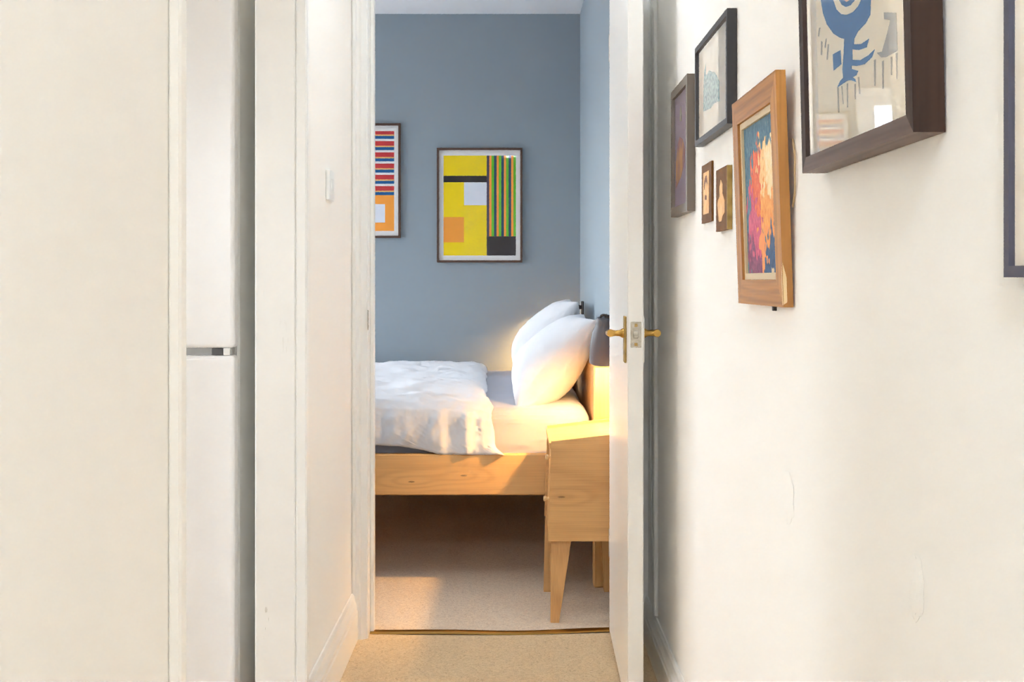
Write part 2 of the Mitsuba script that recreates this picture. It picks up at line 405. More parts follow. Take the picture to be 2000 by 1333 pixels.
struct('door_1', on_door(cbox(0, DW, 0, 0.041, 0.012, 2.12, 0.002)), 'gloss_paint', 'white painted door standing open with brass lever handles')
obj('door_1__latch_plate', on_door(join(cbox(DW - 0.0005, DW + 0.0015, 0.0075, 0.0355, 0.968, 1.035, 0.0006), cbox(DW + 0.001, DW + 0.007, 0.014, 0.028, 0.992, 1.012, 0.002))), 'worn_steel', 'worn steel latch plate')
for zz in (0.976, 1.026):
    obj('door_1__screw', on_door(join(trimesh.creation.box((0.003, 0.008, 0.008)).apply_translation((DW + 0.001, 0.0215, zz)))), 'old_brass')
for s, y0 in ((-1, 0.0), (1, 0.041)):
    a, b = sorted((y0, y0 + s * 0.006))
    pl = obj('door_1__handle_plate', on_door(cbox(DW - 0.078, DW - 0.035, a, b, 0.925, 1.048, 0.002)), 'old_brass' if s < 0 else 'gloss_paint', 'brass handle backplate' if s < 0 else 'white painted handle backplate')
    prof = [(0.0, 0.0), (0.0125, 0.0), (0.0125, 0.004), (0.0085, 0.010), (0.0075, 0.022), (0.0095, 0.032), (0.0105, 0.037), (0.0, 0.038)]
    neck = trimesh.creation.revolve(np.array(prof), sections=28)
    v = neck.vertices
    neck = trimesh.Trimesh(np.c_[v[:, 0] + DW - 0.056, y0 + s * (0.006 + v[:, 2]), v[:, 1] + 1.003], neck.faces)
    neck.fix_normals()
    obj('door_1__lever_neck', on_door(neck), 'brass', smooth=35)
    e = y0 + s * 0.041
    lev = tube([(DW - 0.046, e, 1.003), (DW - 0.06, e, 1.003), (DW - 0.10, e + s * 0.002, 1.002), (DW - 0.14, e - s * 0.001, 1.0005), (DW - 0.158, e - s * 0.006, 0.999)], [0.0095, 0.0105, 0.0085, 0.008, 0.009], 14, 5)
    obj('door_1__lever', on_door(lev), 'brass', smooth=40)
for zz in (0.25, 1.85):
    obj('door_1__hinge', on_door(cbox(-0.004, 0.0, -0.002, 0.03, zz, zz + 0.09, 0.0006)), 'worn_steel')
obj('trim_5__strike_plate', join(cbox(-0.4605, -0.459, YD - 0.018, YD + 0.006, 0.985, 1.048, 0.0005), cbox(-0.4592, -0.4582, YD - 0.012, YD + 0.0, 1.000, 1.030, 0.0003)), 'worn_steel', 'steel strike plate')

xs = np.linspace(-0.459, 0.330, 24)
zs = 0.004 + 0.0035 * np.sin((xs + 0.459) / 0.79 * np.pi * 1.6) ** 2
yc = 3.672 - 0.012 * np.sin((xs + 0.459) / 0.79 * np.pi) + 0.016 * np.clip(xs, 0, 1) / 0.33
top = []
prof = [(-0.019, -0.003), (-0.014, 0.001), (0, 0.003), (0.014, 0.001), (0.019, -0.003)]
sv = np.array([[(x, y + a, z + b) for a, b in prof] for x, y, z in zip(xs, yc, zs)]).reshape(-1, 3)
lo = sv.copy(); lo[:, 2] = -0.004
st = trimesh.Trimesh(np.vstack([sv, lo]), np.vstack([grid_faces(24, 5), grid_faces(24, 5, 120, True)]), process=False)
obj('threshold_strip', st, 'brass', 'brass carpet threshold strip crossing the bedroom doorway', 'threshold strip', smooth=True)

# ------------------------------------------------------------------ fridge in the kitchen
FX0, FX1, FY = -1.30, -0.700, 2.85
obj('fridge__body', cbox(FX0, FX1, FY + 0.055, 3.50, 0.03, 2.0, 0.006), 'fridge_side_paint')
tag('fridge', 'tall white fridge freezer seen through the kitchen doorway', 'fridge')
obj('fridge__door', rbox(FX0, FX1, FY, FY + 0.05, 0.972, 2.0, 0.011), 'white_enamel', 'upper white door', smooth=40)
obj('fridge__door', rbox(FX0, FX1, FY, FY + 0.05, 0.05, 0.953, 0.011), 'white_enamel', 'lower white door', smooth=40)
obj('fridge__grip_recess', box(FX0 + 0.02, FX1 - 0.008, FY + 0.012, FY + 0.04, 0.9531, 0.9719), 'grey_plastic', 'grey recessed grip between the doors')
obj('fridge__hinge_cover', cbox(FX1 - 0.058, FX1 - 0.030, FY + 0.006, FY + 0.013, 0.9535, 0.9715, 0.001), 'dark_grey_plastic', 'dark hinge cover')
obj('fridge__hinge', cbox(FX1 - 0.028, FX1 - 0.012, FY + 0.003, FY + 0.014, 0.9535, 0.9715, 0.001), 'white_plastic', 'white hinge')
for x in (FX0 + 0.05, FX1 - 0.05):
    obj('fridge__foot', lathe([(0, 0), (0.02, 0), (0.02, 0.032), (0, 0.032)], at=(x, FY + 0.1, 0), n=16), 'dark_grey_plastic')

# light switch
tag('light_switch', 'white light switch on the left hall wall', 'light switch')
obj('light_switch__box', rbox(XL, XL + 0.0115, 3.095, 3.178, 1.363, 1.447, 0.003), 'white_plastic', smooth=40)
obj('light_switch__rocker', hull([(XL + 0.0112, 3.118, 1.388), (XL + 0.0112, 3.155, 1.388), (XL + 0.0112, 3.118, 1.424), (XL + 0.0112, 3.155, 1.424), (XL + 0.0155, 3.12, 1.422), (XL + 0.0155, 3.153, 1.422), (XL + 0.0125, 3.12, 1.39), (XL + 0.0125, 3.153, 1.39)]), 'white_plastic')
# white strip and thin line imitating a light streak on the wall behind the door
obj('light_streak_strip', cbox(XR - 0.0125, XR, 3.37, 3.41, 0.14, H - 0.01, 0.003), 'white_plastic', 'slim white strip standing in for a light streak on the hall wall behind the open door', 'light streak')
obj('light_streak_line', tube([(XR - 0.006, 3.50, H - 0.02), (XR - 0.006, 3.50, 1.4), (XR - 0.007, 3.49, 0.7), (XR - 0.006, 3.47, 0.40), (XR - 0.005, 3.455, 0.22)], 0.0028, 8, 6), 'white_plastic', 'thin white line standing in for a light streak on the wall behind the open door', 'streak', smooth=True)

# ------------------------------------------------------------------ bed
tag('bed', 'oak bed frame with a plain side rail facing the doorway', 'bed')
obj('bed__rail', cbox(-1.95, 0.303, 4.22, 4.258, 0.342, 0.4946, 0.004), 'oak_long', 'near side rail of knotty oak')
obj('bed__rail', cbox(-1.95, 0.303, 6.195, 6.233, 0.342, 0.4946, 0.004), 'oak_long')
obj('bed__foot_rail', cbox(-1.95, -1.912, 4.259, 6.194, 0.342, 0.4946, 0.004), 'oak_upright')
obj('bed__slat_base', box(-1.911, 0.303, 4.259, 6.194, 0.40, 0.425), 'oak_upright')
obj('bed__headboard', cbox(0.305, 0.352, 4.275, 6.178, 0.30, 0.818, 0.005), 'oak_upright')
for y in (4.205, 6.179):
    obj('bed__post', cbox(0.304, 0.377, y, y + 0.069, 0.0, 0.824, 0.005), 'oak_upright')
for y in (4.262, 6.12):
    obj('bed__leg', cbox(-1.90, -1.83, y, y + 0.07, 0.0, 0.399, 0.005), 'oak_upright')


def soften(m, amp, freq, seed, lo=None):
    m = m.copy()
    v = m.vertices
    m.vertices = v + m.vertex_normals * ((meshkit.fbm(v * np.array(freq), 3, seed) - 0.5) * 2 * amp)[:, None]
    return m


mt = rbox(-1.90, 0.296, 4.285, 6.17, 0.426, 0.657, 0.055)
mt = trimesh.Trimesh(*trimesh.remesh.subdivide_to_size(mt.vertices, mt.faces, 0.05), process=True)
mt = soften(mt, 0.007, (5, 9, 12), 3)
obj('mattress', mt, 'sheet_grey', 'mattress in a pale grey fitted sheet on the oak bed', 'mattress', smooth=True)


def make_duvet():
    """White duvet: a thick sheet lying over the mattress, its near side hanging to the rail."""
    ns, nt = 150, 130
    path = [(6.245, 0.53), (6.240, 0.62), (6.215, 0.685), (6.14, 0.708), (5.9, 0.716), (5.4, 0.712), (4.9, 0.712), (4.5, 0.712), (4.36, 0.708), (4.27, 0.696), (4.218, 0.665), (4.203, 0.62), (4.198, 0.57), (4.195, 0.52), (4.190, 0.498)]
    q = np.array(path)
    L = np.r_[0, np.cumsum(np.linalg.norm(np.diff(q, axis=0), axis=1))]
    near = L[9]
    tt = np.r_[np.linspace(0, L[3], 18)[:-1], np.linspace(L[3], L[8], 62)[:-1], np.linspace(L[8], L[-1], 52)]
    nt = len(tt)
    Y, Z = np.interp(tt, L, q[:, 0]), np.interp(tt, L, q[:, 1])
    for _ in range(3):
        Y[1:-1] = 0.25 * Y[:-2] + 0.5 * Y[1:-1] + 0.25 * Y[2:]
        Z[1:-1] = 0.25 * Z[:-2] + 0.5 * Z[1:-1] + 0.25 * Z[2:]
    fall = np.clip((tt - near) / (L[-1] - near), 0, 1)          # 0 on top, 1 at the near hem
    edge = np.interp(tt, [0, L[3], L[5], L[7], L[9], L[12], L[13] , L[-1]], [-0.14, -0.15, -0.125, -0.105, -0.075, -0.066, -0.060, -0.028])
    edge += 0.016 * (meshkit.fbm(np.c_[tt * 14, tt * 0, tt * 0], 3, 5) - 0.5) * 2
    s = np.linspace(0, 1, ns) ** 0.75
    S, Tt = np.meshgrid(s, tt, indexing='ij')
    X = -1.97 + (edge[None, :] + 1.97) * S
    Yg, Zg = np.broadcast_to(Y, X.shape).copy(), np.broadcast_to(Z, X.shape).copy()
    F = np.broadcast_to(fall, X.shape)
    # the hem rises away from the pillows
    hem = np.interp(X, [-1.97, -0.55, -0.42, -0.33, -0.27, 0], [0.045, 0.040, 0.034, 0.020, 0.002, 0.0])
    Zg += hem * F ** 1.3
    # folds of the hanging side and creases across the top
    P = np.stack([X * 30, Tt * 1.4, X * 0], -1)
    folds = meshkit.fbm(P, 3, 21) - 0.5
    P2 = np.stack([X * 6 + Tt * 2.5, Tt * 9 - X * 5, X * 0], -1)
    puff = meshkit.fbm(P2, 4, 31) - 0.5
    P3 = np.stack([X * 30 + Tt * 16, Tt * 10, X * 0], -1)
    fine = np.abs(meshkit.fbm(P3, 2, 41) - 0.5)
    amp_h = smooth01(fall, 0.05, 0.6)[None, :]
    d = 0.048 * folds * amp_h + 0.036 * puff * (1 - 0.6 * amp_h) + (0.012 + 0.020 * amp_h) * fine
    # a gathered corner at the end of the hem
    d += 0.016 * np.exp(-((X + 0.055) / 0.03) ** 2) * smooth01(F, 0.75, 1.0)
    dYs, dZs = np.gradient(Y), np.gradient(Z)
    ln = np.hypot(dYs, dZs)
    nY, nZ = dZs / ln, -dYs / ln
    if nZ[nt // 2] < 0:
        nY, nZ = -nY, -nZ
    e = np.clip((edge[None, :] - X) / 0.07, 0, 1)
    th = 0.010 + 0.034 * np.sqrt(1 - (1 - e) ** 2)
    th *= (0.35 + 0.65 * np.sqrt(np.clip(1 - np.abs(2 * (Tt / L[-1]) - 1) ** 6, 0, 1)))
    d = np.maximum(d, -0.014)
    lift = -(0.044 - th)
    Oy, Oz = Yg + nY[None] * (d + lift), Zg + nZ[None] * (d + lift)
    Iy, Iz = Oy - nY[None] * th, Oz - nZ[None] * th
    O = np.stack([X, Oy, Oz], -1).reshape(-1, 3)
    I = np.stack([X, Iy, Iz], -1).reshape(-1, 3)
    n = ns * nt
    f = [grid_faces(ns, nt), grid_faces(ns, nt, n, True)]
    ring = np.r_[np.arange(nt), np.arange(1, ns) * nt + nt - 1, (ns - 1) * nt + np.arange(nt - 2, -1, -1), np.arange(ns - 2, 0, -1) * nt]
    a, b = ring, np.roll(ring, -1)
    f += [np.c_[a, b, b + n], np.c_[a, b + n, a + n]]
    m = trimesh.Trimesh(np.vstack([O, I]), np.vstack(f), process=False)
    m.fix_normals()
    return m


def smooth01(x, a, b):
    t = np.clip((np.asarray(x) - a) / (b - a), 0, 1)
    return t * t * (3 - 2 * t)


obj('duvet', make_duvet(), 'linen_white', 'rumpled white duvet spread over the bed and hanging over its side', 'duvet', smooth=True)


def make_pillow(c, length, height, thick, lean, seed, twist=0.0):
    """A plump pillow: long axis along y, standing on its long edge and leaning back by lean degrees towards +x."""
    n = 60
    u = np.sin(np.linspace(-1, 1, n) * np.pi / 2) * 0.6 + np.linspace(-1, 1, n) * 0.4
    U, V = np.meshgrid(u, u, indexing='ij')
    w = (np.clip(1 - U ** 2, 0, 1) ** 0.42) * (np.clip(1 - V ** 2, 0, 1) ** 0.50)
    a = U * length / 2 * (1 - 0.045 * (1 - V ** 2))
    b = V * height / 2 * (1 - 0.09 * (1 - U ** 2))
    L = math.radians(lean)
    ua = np.array([math.sin(math.radians(twist)), math.cos(math.radians(twist)), 0.0])
    va = np.array([math.sin(L), 0.0, math.cos(L)])
    wa = np.array([-math.cos(L), 0.0, math.sin(L)])
    out = []
    for sgn in (1, -1):
        P = np.stack([a * 11, b * 11, np.full_like(a, 3.0 * sgn)], -1)
        rad = np.abs(meshkit.fbm(np.stack([np.arctan2(b, np.abs(a) - length * 0.62) * 7, a * 3, b * 0 + sgn], -1), 3, seed) - 0.5)
        d = w * thick / 2 * (1 + 0.10 * (meshkit.fbm(P, 3, seed) - 0.5)) - rad * 0.012 * np.clip(4 * w, 0, 1) * (1 - w * 0.6)
        d *= 1 - 0.25 * V * (1 - V ** 2)                        # fuller towards the bottom
        pt = np.array(c) + a[..., None] * ua + b[..., None] * va + sgn * d[..., None] * wa
        out.append(pt.reshape(-1, 3))
    m = trimesh.Trimesh(np.vstack(out), np.vstack([grid_faces(n, n), grid_faces(n, n, n * n, True)]), process=True)
    m.merge_vertices()
    m.fix_normals()
    return m


obj('pillow', make_pillow((0.172, 4.74, 0.812), 0.72, 0.47, 0.26, 40.5, 5), 'linen_white', 'plump white pillow leaning on the headboard nearest the bedside table', 'pillow', 'pillows at the head of the bed', smooth=True)
obj('pillow', make_pillow((0.165, 5.56, 0.856), 0.72, 0.47, 0.25, 36, 11), 'linen_white', 'white pillow half hidden behind the nearer pillow', 'pillow', 'pillows at the head of the bed', smooth=True)

# ------------------------------------------------------------------ bedside table
tag('bedside_table', 'oak bedside table on splayed tapered legs beside the bed', 'bedside table')


def side_panel(y):
    return prism_y([(0.120, 0.272), (0.372, 0.272), (0.372, 0.633), (0.131, 0.605)], y, y + 0.022)


obj('bedside_table__side_panel', side_panel(3.775), 'oak_panel')
obj('bedside_table__side_panel', side_panel(4.178), 'oak_panel')
obj('bedside_table__top', hull([(x, y, z) for y in (3.7975, 4.1775) for x, z in ((0.127, 0.577), (0.36, 0.602), (0.126, 0.597), (0.36, 0.622))]), 'oak_panel')
obj('bedside_table__base', cbox(0.125, 0.358, 3.7975, 4.1775, 0.275, 0.293, 0.001), 'oak_panel')
obj('bedside_table__back', cbox(0.342, 0.358, 3.7975, 4.1775, 0.294, 0.599, 0.001), 'oak_panel')
dr1 = obj('bedside_table__drawer', hull([(x + o, y, z) for y in (3.802, 4.173) for o in (0, 0.016) for x, z in ((0.1345, 0.440), (0.1395, 0.572))]), 'oak_panel')
obj('bedside_table__drawer', hull([(x + o, y, z) for y in (3.802, 4.173) for o in (0, 0.016) for x, z in ((0.1285, 0.297), (0.1340, 0.436))]), 'oak_panel')
obj('bedside_table__drawer__knob', lathe([(0, 0), (0.006, 0.0), (0.006, 0.010), (0.0095, 0.014), (0.0095, 0.021), (0.0, 0.023)], 'x', (0, 0, 0), 20).apply_transform(trimesh.transformations.reflection_matrix([0, 0, 0], [1, 0, 0])).apply_translation((0.138, 3.93, 0.530)), 'bare_wood', 'small round pale wood knob', smooth=35)
obj('bedside_table__drawer_001__knob', lathe([(0, 0), (0.006, 0.0), (0.006, 0.010), (0.0095, 0.014), (0.0095, 0.021), (0.0, 0.023)], 'x', (0, 0, 0), 20).apply_transform(trimesh.transformations.reflection_matrix([0, 0, 0], [1, 0, 0])).apply_translation((0.133, 3.985, 0.375)), 'bare_wood', smooth=35)


def leg(xt, yt, xb, yb, wt=0.068, wb=0.028, dt=0.03, db=0.026, s=1):
    return hull([(xt, yt, 0.2715), (xt + wt, yt, 0.2715), (xt, yt + dt, 0.2715), (xt + wt, yt + dt, 0.2715), (xb, yb, 0), (xb + wb, yb, 0), (xb, yb + db, 0), (xb + wb, yb + db, 0)])


obj('bedside_table__leg', leg(0.131, 3.80, 0.129, 3.775), 'oak_upright')
obj('bedside_table__leg', leg(0.122, 4.14, 0.116, 4.15, 0.066, 0.028), 'oak_upright')
obj('bedside_table__leg', leg(0.326, 3.80, 0.338, 3.775, 0.045, 0.028), 'oak_upright')
obj('bedside_table__leg', leg(0.326, 4.14, 0.338, 4.15, 0.045, 0.028), 'oak_upright')


# ------------------------------------------------------------------ reading lamps
def reading_lamp(y, first, label, tilt):
    key = 'reading_lamp' if first else 'reading_lamp_001'
    x, z0 = 0.322, (0.848 if first else 0.845)
    tag(key, label, 'lamp', 'grey reading lamps at the bed head')
    R = trimesh.transformations.rotation_matrix(math.radians(tilt), (1, 0, 0), (x, y, z0 + 0.166))

    def tip(m):
        return m.apply_transform(R)
    outer = [(0.0480, 0.0), (0.0478, 0.03), (0.0465, 0.06), (0.0435, 0.088), (0.0380, 0.112), (0.0315, 0.128), (0.0275, 0.136), (0.0265, 0.145), (0.0265, 0.156), (0.022, 0.164), (0.0, 0.166)]
    inner = [(r - 0.0018 if r > 0.002 else 0, z - 0.0018 if z > 0.1 else z) for r, z in outer][::-1]
    obj(key + '__shade', tip(lathe(outer, at=(x, y, z0), n=48)), 'lamp_grey', 'bottle shaped grey metal shade', smooth=40)
    obj(key + '__lining', lathe([(r - 0.0012 if r > 0.002 else 0, max(z - 0.002, 0.0004)) for r, z in outer[:9]], at=(x, y, z0), n=48).apply_transform(R), 'lamp_inner', 'pale lining', smooth=40)
    obj(key + '__cap', tube([(x + 0.012 * math.cos(t), y, z0 + 0.164 + 0.010 * math.sin(t)) for t in np.linspace(0, math.pi, 7)], 0.0042, 8, 3), 'lamp_dark', 'dark swivel loop', smooth=True)
    bulb = trimesh.creation.icosphere(2, 0.017)
    bulb.apply_translation((x, y, z0 + (0.026 if first else 0.030)))
    tip(bulb)
    obj(key + '__bulb', bulb, 'lamp_inner', 'glowing bulb', smooth=True, emitter={'type': 'area', 'radiance': {'type': 'rgb', 'value': list(BULB)}})
    obj(key + '__socket', lathe([(0, 0.046), (0.012, 0.046), (0.012, 0.150), (0, 0.150)], at=(x, y, z0), n=16).apply_transform(R), 'lamp_dark', smooth=40)
    obj(key + '__arm', join(tube([(x + 0.008, y, z0 + 0.170), (x + 0.012, y + 0.03, z0 + 0.172), (x + 0.020, y + 0.06, z0 + 0.168), (0.374, y + 0.07, z0 + 0.160)], 0.005, 8, 5),
                            cbox(x + 0.003, 0.372, y - 0.009, y + 0.009, z0 + 0.148, z0 + 0.168, 0.002)), 'lamp_dark', 'dark bracket arm', smooth=40)
    obj(key + '__wall_plate', cbox(0.371, 0.3785, y - 0.03, y + 0.085, z0 + 0.10, z0 + 0.19, 0.002), 'lamp_dark')


reading_lamp(3.97, True, 'grey bottle shaped reading lamp glowing over the bedside table', 15)
reading_lamp(6.0, False, 'grey reading lamp in the far corner behind the pillows', 40)
obj('lamp_cable', tube([(0.31, 4.10, 0.266), (0.285, 4.10, 0.264), (0.262, 4.11, 0.255), (0.250, 4.12, 0.222), (0.262, 4.12, 0.222), (0.292, 4.12, 0.240), (0.318, 4.115, 0.250)], 0.0035, 8, 6), 'cable_black', 'black lamp cable looped under the bedside table', 'cable', smooth=True)


# ------------------------------------------------------------------ the two prints over the bed (plain colour compositions)
def frame_y(x0, x1, z0, z1, w, yf, yb):
    """Frame bars facing -y."""
    return join(hull([(x0, yf, z0), (x0 + w, yf, z0 + w), (x0, yf, z1), (x0 + w, yf, z1 - w), (x0, yb, z0), (x0 + w, yb, z0 + w), (x0, yb, z1), (x0 + w, yb, z1 - w)]),
                hull([(x1, yf, z0), (x1 - w, yf, z0 + w), (x1, yf, z1), (x1 - w, yf, z1 - w), (x1, yb, z0), (x1 - w, yb, z0 + w), (x1, yb, z1), (x1 - w, yb, z1 - w)]),
                hull([(x0, yf, z0), (x1, yf, z0), (x0 + w, yf, z0 + w), (x1 - w, yf, z0 + w), (x0, yb, z0), (x1, yb, z0), (x0 + w, yb, z0 + w), (x1 - w, yb, z0 + w)]),
                hull([(x0, yf, z1), (x1, yf, z1), (x0 + w, yf, z1 - w), (x1 - w, yf, z1 - w), (x0, yb, z1), (x1, yb, z1), (x0 + w, yb, z1 - w), (x1 - w, yb, z1 - w)]))


def pane_y(x0, x1, z0, z1, y):
    return trimesh.Trimesh([(x0, y, z0), (x1, y, z0), (x1, y, z1), (x0, y, z1)], [(0, 1, 2), (0, 2, 3)])


def poster(key, x0, z0, label, shapes):
    x1, z1 = x0 + 0.4745, z0 + 0.636
    tag(key, label, 'framed print', None)
    obj(key + '__frame', frame_y(x0, x1, z0, z1, 0.0115, 6.275, 6.2995), 'poster_frame_wood', 'slim dark wood frame')
    obj(key + '__paper', box(x0 + 0.0116, x1 - 0.0116, 6.290, 6.296, z0 + 0.0116, z1 - 0.0116), 'paper_white', 'white paper')
    for nm, m, a, b, c, d in shapes:                    # from the left, from the bottom, in metres
        obj(key + '__paper__' + nm, box(x0 + a, x0 + b, 6.2894, 6.2901, z0 + c, z0 + d), 'print_' + m)
    obj(key + '__glass', pane_y(x0 + 0.0116, x1 - 0.0116, z0 + 0.0116, z1 - 0.0116, 6.284), 'low_glare_glass')


A, B, C, D = 0.0365, 0.4385, 0.0385, 0.5940           # printed area
X2 = 0.2765
stripes = []
w = (B - X2) / 12.4
x = X2
for k in range(4):
    for m, n_ in (('plum' if k == 0 else 'navy', 1.05), ('orange', 1.0), ('green', 1.05)):
        stripes.append(('stripe', m, x, x + w * n_, 0.145, D))
        x += w * n_
poster('framed_print', -0.4168, 1.2455, 'framed print of a yellow panel with green and orange upright stripes',
       [('panel', 'yellow', A, X2 - 0.0002, C, D), ('base_block', 'charcoal', X2, B, C, 0.1448)] + stripes)
extra = [('bar', 'charcoal', A, X2 - 0.0002, 0.446, 0.482), ('square', 'pale_white', 0.150, X2 - 0.0002, 0.318, 0.4458), ('square', 'orange', A, 0.1498, 0.112, 0.252)]
for nm, m, a, b, c, d in extra:
    obj('framed_print__paper__' + nm, box(-0.4168 + a, -0.4168 + b, 6.2888, 6.2897, 1.2455 + c, 1.2455 + d), 'print_' + m)
st2, zt = [], 0.594
for k in range(6):
    h = 0.019 if k == 0 else 0.0255
    st2 += [('stripe', 'red', A, B, zt - h, zt), ('stripe', 'sand', A, B, zt - h - 0.0075, zt - h - 0.0002), ('stripe', 'blue', A, B, zt - h - 0.0245, zt - h - 0.0077)]
    zt -= h + 0.0245 + 0.0125
zt += 0.0125
poster('framed_print_001', -1.0935, 1.382, 'framed print of red and blue bands over orange, cut off by the door frame',
       st2 + [('panel', 'orange', A, B, C, zt - 0.0002)])
obj('framed_print_001__paper__square', box(-1.0935 + 0.26, -1.0935 + 0.388, 6.2888, 6.2892, 1.382 + 0.085, 1.382 + 0.188), 'print_pale_white')


# ------------------------------------------------------------------ the pictures on the hall wall (facing -x)
class Tilt:
    """Wall space (y, z, distance off the wall) to the world, leaning forward by slope about the bottom edge."""
    def __init__(self, z0, slope=0.0, xw=XR):
        self.z0, self.s, self.xw = z0, slope, xw

    def __call__(self, m):
        v = m.vertices.copy()
        v[:, 0] = self.xw - v[:, 0] - self.s * (v[:, 2] - self.z0)
        m = trimesh.Trimesh(v, m.faces, process=False)
        m.fix_normals()
        return m


def frame_x(y0, y1, z0, z1, w, d0, d1):
    """Frame bars in wall space; depth from d0 (wall) to d1 (front)."""
    def bar(a, b, c, d):
        return hull([(e, y, z) for e in (d0, d1) for y, z in (a, b, c, d)])
    return [bar((y0, z0), (y0 + w, z0 + w), (y0, z1), (y0 + w, z1 - w)), bar((y1, z0), (y1 - w, z0 + w), (y1, z1), (y1 - w, z1 - w)),
            bar((y0, z0), (y1, z0), (y0 + w, z0 + w), (y1 - w, z0 + w)), bar((y0, z1), (y1, z1), (y0 + w, z1 - w), (y1 - w, z1 - w))]


def slab(y0, y1, z0, z1, d0, d1):
    return box(d0, d1, y0, y1, z0, z1)


def cut(poly, d0, d1):
    return prism_x(poly, d0, d1)


def picture(key, y0, y1, z0, z1, w, depth, label, fm, paper, slope=0.0, art=0.6, fm2=None, glass=True, off=0.001):
    t = Tilt(z0, slope)
    tag(key, label, 'picture')
    bars = frame_x(y0, y1, z0, z1, w, off, depth)
    if fm2:
        for k in range(4):
            obj(key + ('__frame_upright' if k < 2 else '__frame_rail'), t(bars[k]), fm if k < 2 else fm2)
    else:
        obj(key + '__frame', t(join(*bars)), fm)
    obj(key + '__backing', t(slab(y0 + w + 0.0002, y1 - w - 0.0002, z0 + w + 0.0002, z1 - w - 0.0002, off + 0.001, depth * art)), paper)
    if glass:
        g = depth * art + (depth - depth * art) * 0.55
        obj(key + '__glass', t(trimesh.Trimesh([(g, y0 + w, z0 + w), (g, y1 - w, z0 + w), (g, y1 - w, z1 - w), (g, y0 + w, z1 - w)], [(0, 1, 2), (0, 2, 3)])), 'clear_glass')
    return t, depth * art


# narrow purple picture beside the door
t, a = picture('picture', 2.682, 2.954, 1.307, 1.633, 0.022, 0.020, 'taupe framed purple picture with an ochre curl, nearest the open door', 'taupe_frame', 'purple_art')
obj('picture__backing__curl', t(cut([(2.9176, 1.3782), (2.9133, 1.4484), (2.8818, 1.4906), (2.8509, 1.5048), (2.8009, 1.4925), (2.7621, 1.4644), (2.7679, 1.433), (2.8307, 1.4009)], a, a + 0.0006)), 'ochre_art', 'ochre curl')
obj('picture__backing__flame', t(cut([(2.8448, 1.5429), (2.8468, 1.5672), (2.8307, 1.5797), (2.8147, 1.5564), (2.8227, 1.5398)], a, a + 0.0006)), 'print_line_grey', 'pale flame')
# black frame with the teal etching
t, a = picture('picture_001', 2.184, 2.569, 1.445, 1.668, 0.0125, 0.020, 'black framed etching of a small teal building on cream paper', 'black_frame', 'paper_cream')
obj('picture_001__backing__etching', t(cut([(2.4983, 1.5148), (2.4919, 1.5815), (2.4855, 1.5966), (2.4696, 1.6162), (2.466, 1.592), (2.4509, 1.5876), (2.43, 1.593), (2.4143, 1.5898), (2.3913, 1.583), (2.3613, 1.5779), (2.3385, 1.567), (2.3079, 1.5489), (2.3079, 1.5078), (2.3613, 1.5122), (2.4053, 1.5087)], a, a + 0.0005)), 'teal_etching', 'teal etched building')
# two small sepia photographs
t = Tilt(1.27)
tag('mounted_photograph', 'small sepia photograph with a wide mount, left of the pair under the black frame', 'photograph')
obj('mounted_photograph__mount', t(slab(2.44, 2.565, 1.2705, 1.4006, 0.0006, 0.005)), 'sepia_mount')
obj('mounted_photograph__print', t(cut([(2.4703, 1.2895), (2.5415, 1.2895), (2.5415, 1.3826), (2.4703, 1.3826)], 0.005, 0.0055)), 'sepia_print')
obj('mounted_photograph__print__figure', t(cut([(2.528, 1.362), (2.5119, 1.3735), (2.498, 1.3745), (2.488, 1.361), (2.488, 1.352), (2.497, 1.358), (2.509, 1.361), (2.518, 1.354), (2.521, 1.345), (2.528, 1.345)], 0.0055, 0.0059)), 'sepia_brown', 'brown cap of hair')
obj('mounted_photograph__print__figure', t(cut([(2.519, 1.322), (2.497, 1.320), (2.499, 1.330), (2.516, 1.332)], 0.0055, 0.0059)), 'sepia_brown')
tag('mounted_photograph_001', 'small sepia photograph of a pale seated figure, right of the pair beside the painting', 'photograph')
obj('mounted_photograph_001__mount', t(slab(2.236, 2.354, 1.243, 1.370, 0.004, 0.0105)), 'sepia_mount')
obj('mounted_photograph_001__edge', t(slab(2.232, 2.2358, 1.243, 1.370, 0.0006, 0.0105)), 'old_brass', 'gilt edge')
obj('mounted_photograph_001__spacer', t(slab(2.25, 2.34, 1.26, 1.35, 0.0006, 0.0039)), 'sepia_mount')
obj('mounted_photograph_001__print', t(cut([(2.3191, 1.2618), (2.336, 1.2964), (2.3301, 1.3068), (2.3118, 1.3135), (2.3154, 1.3298), (2.2996, 1.347), (2.2811, 1.3362), (2.2811, 1.319), (2.2587, 1.3016), (2.2587, 1.2782), (2.2796, 1.2716), (2.2938, 1.2618)], 0.0105, 0.011)), 'sepia_print')
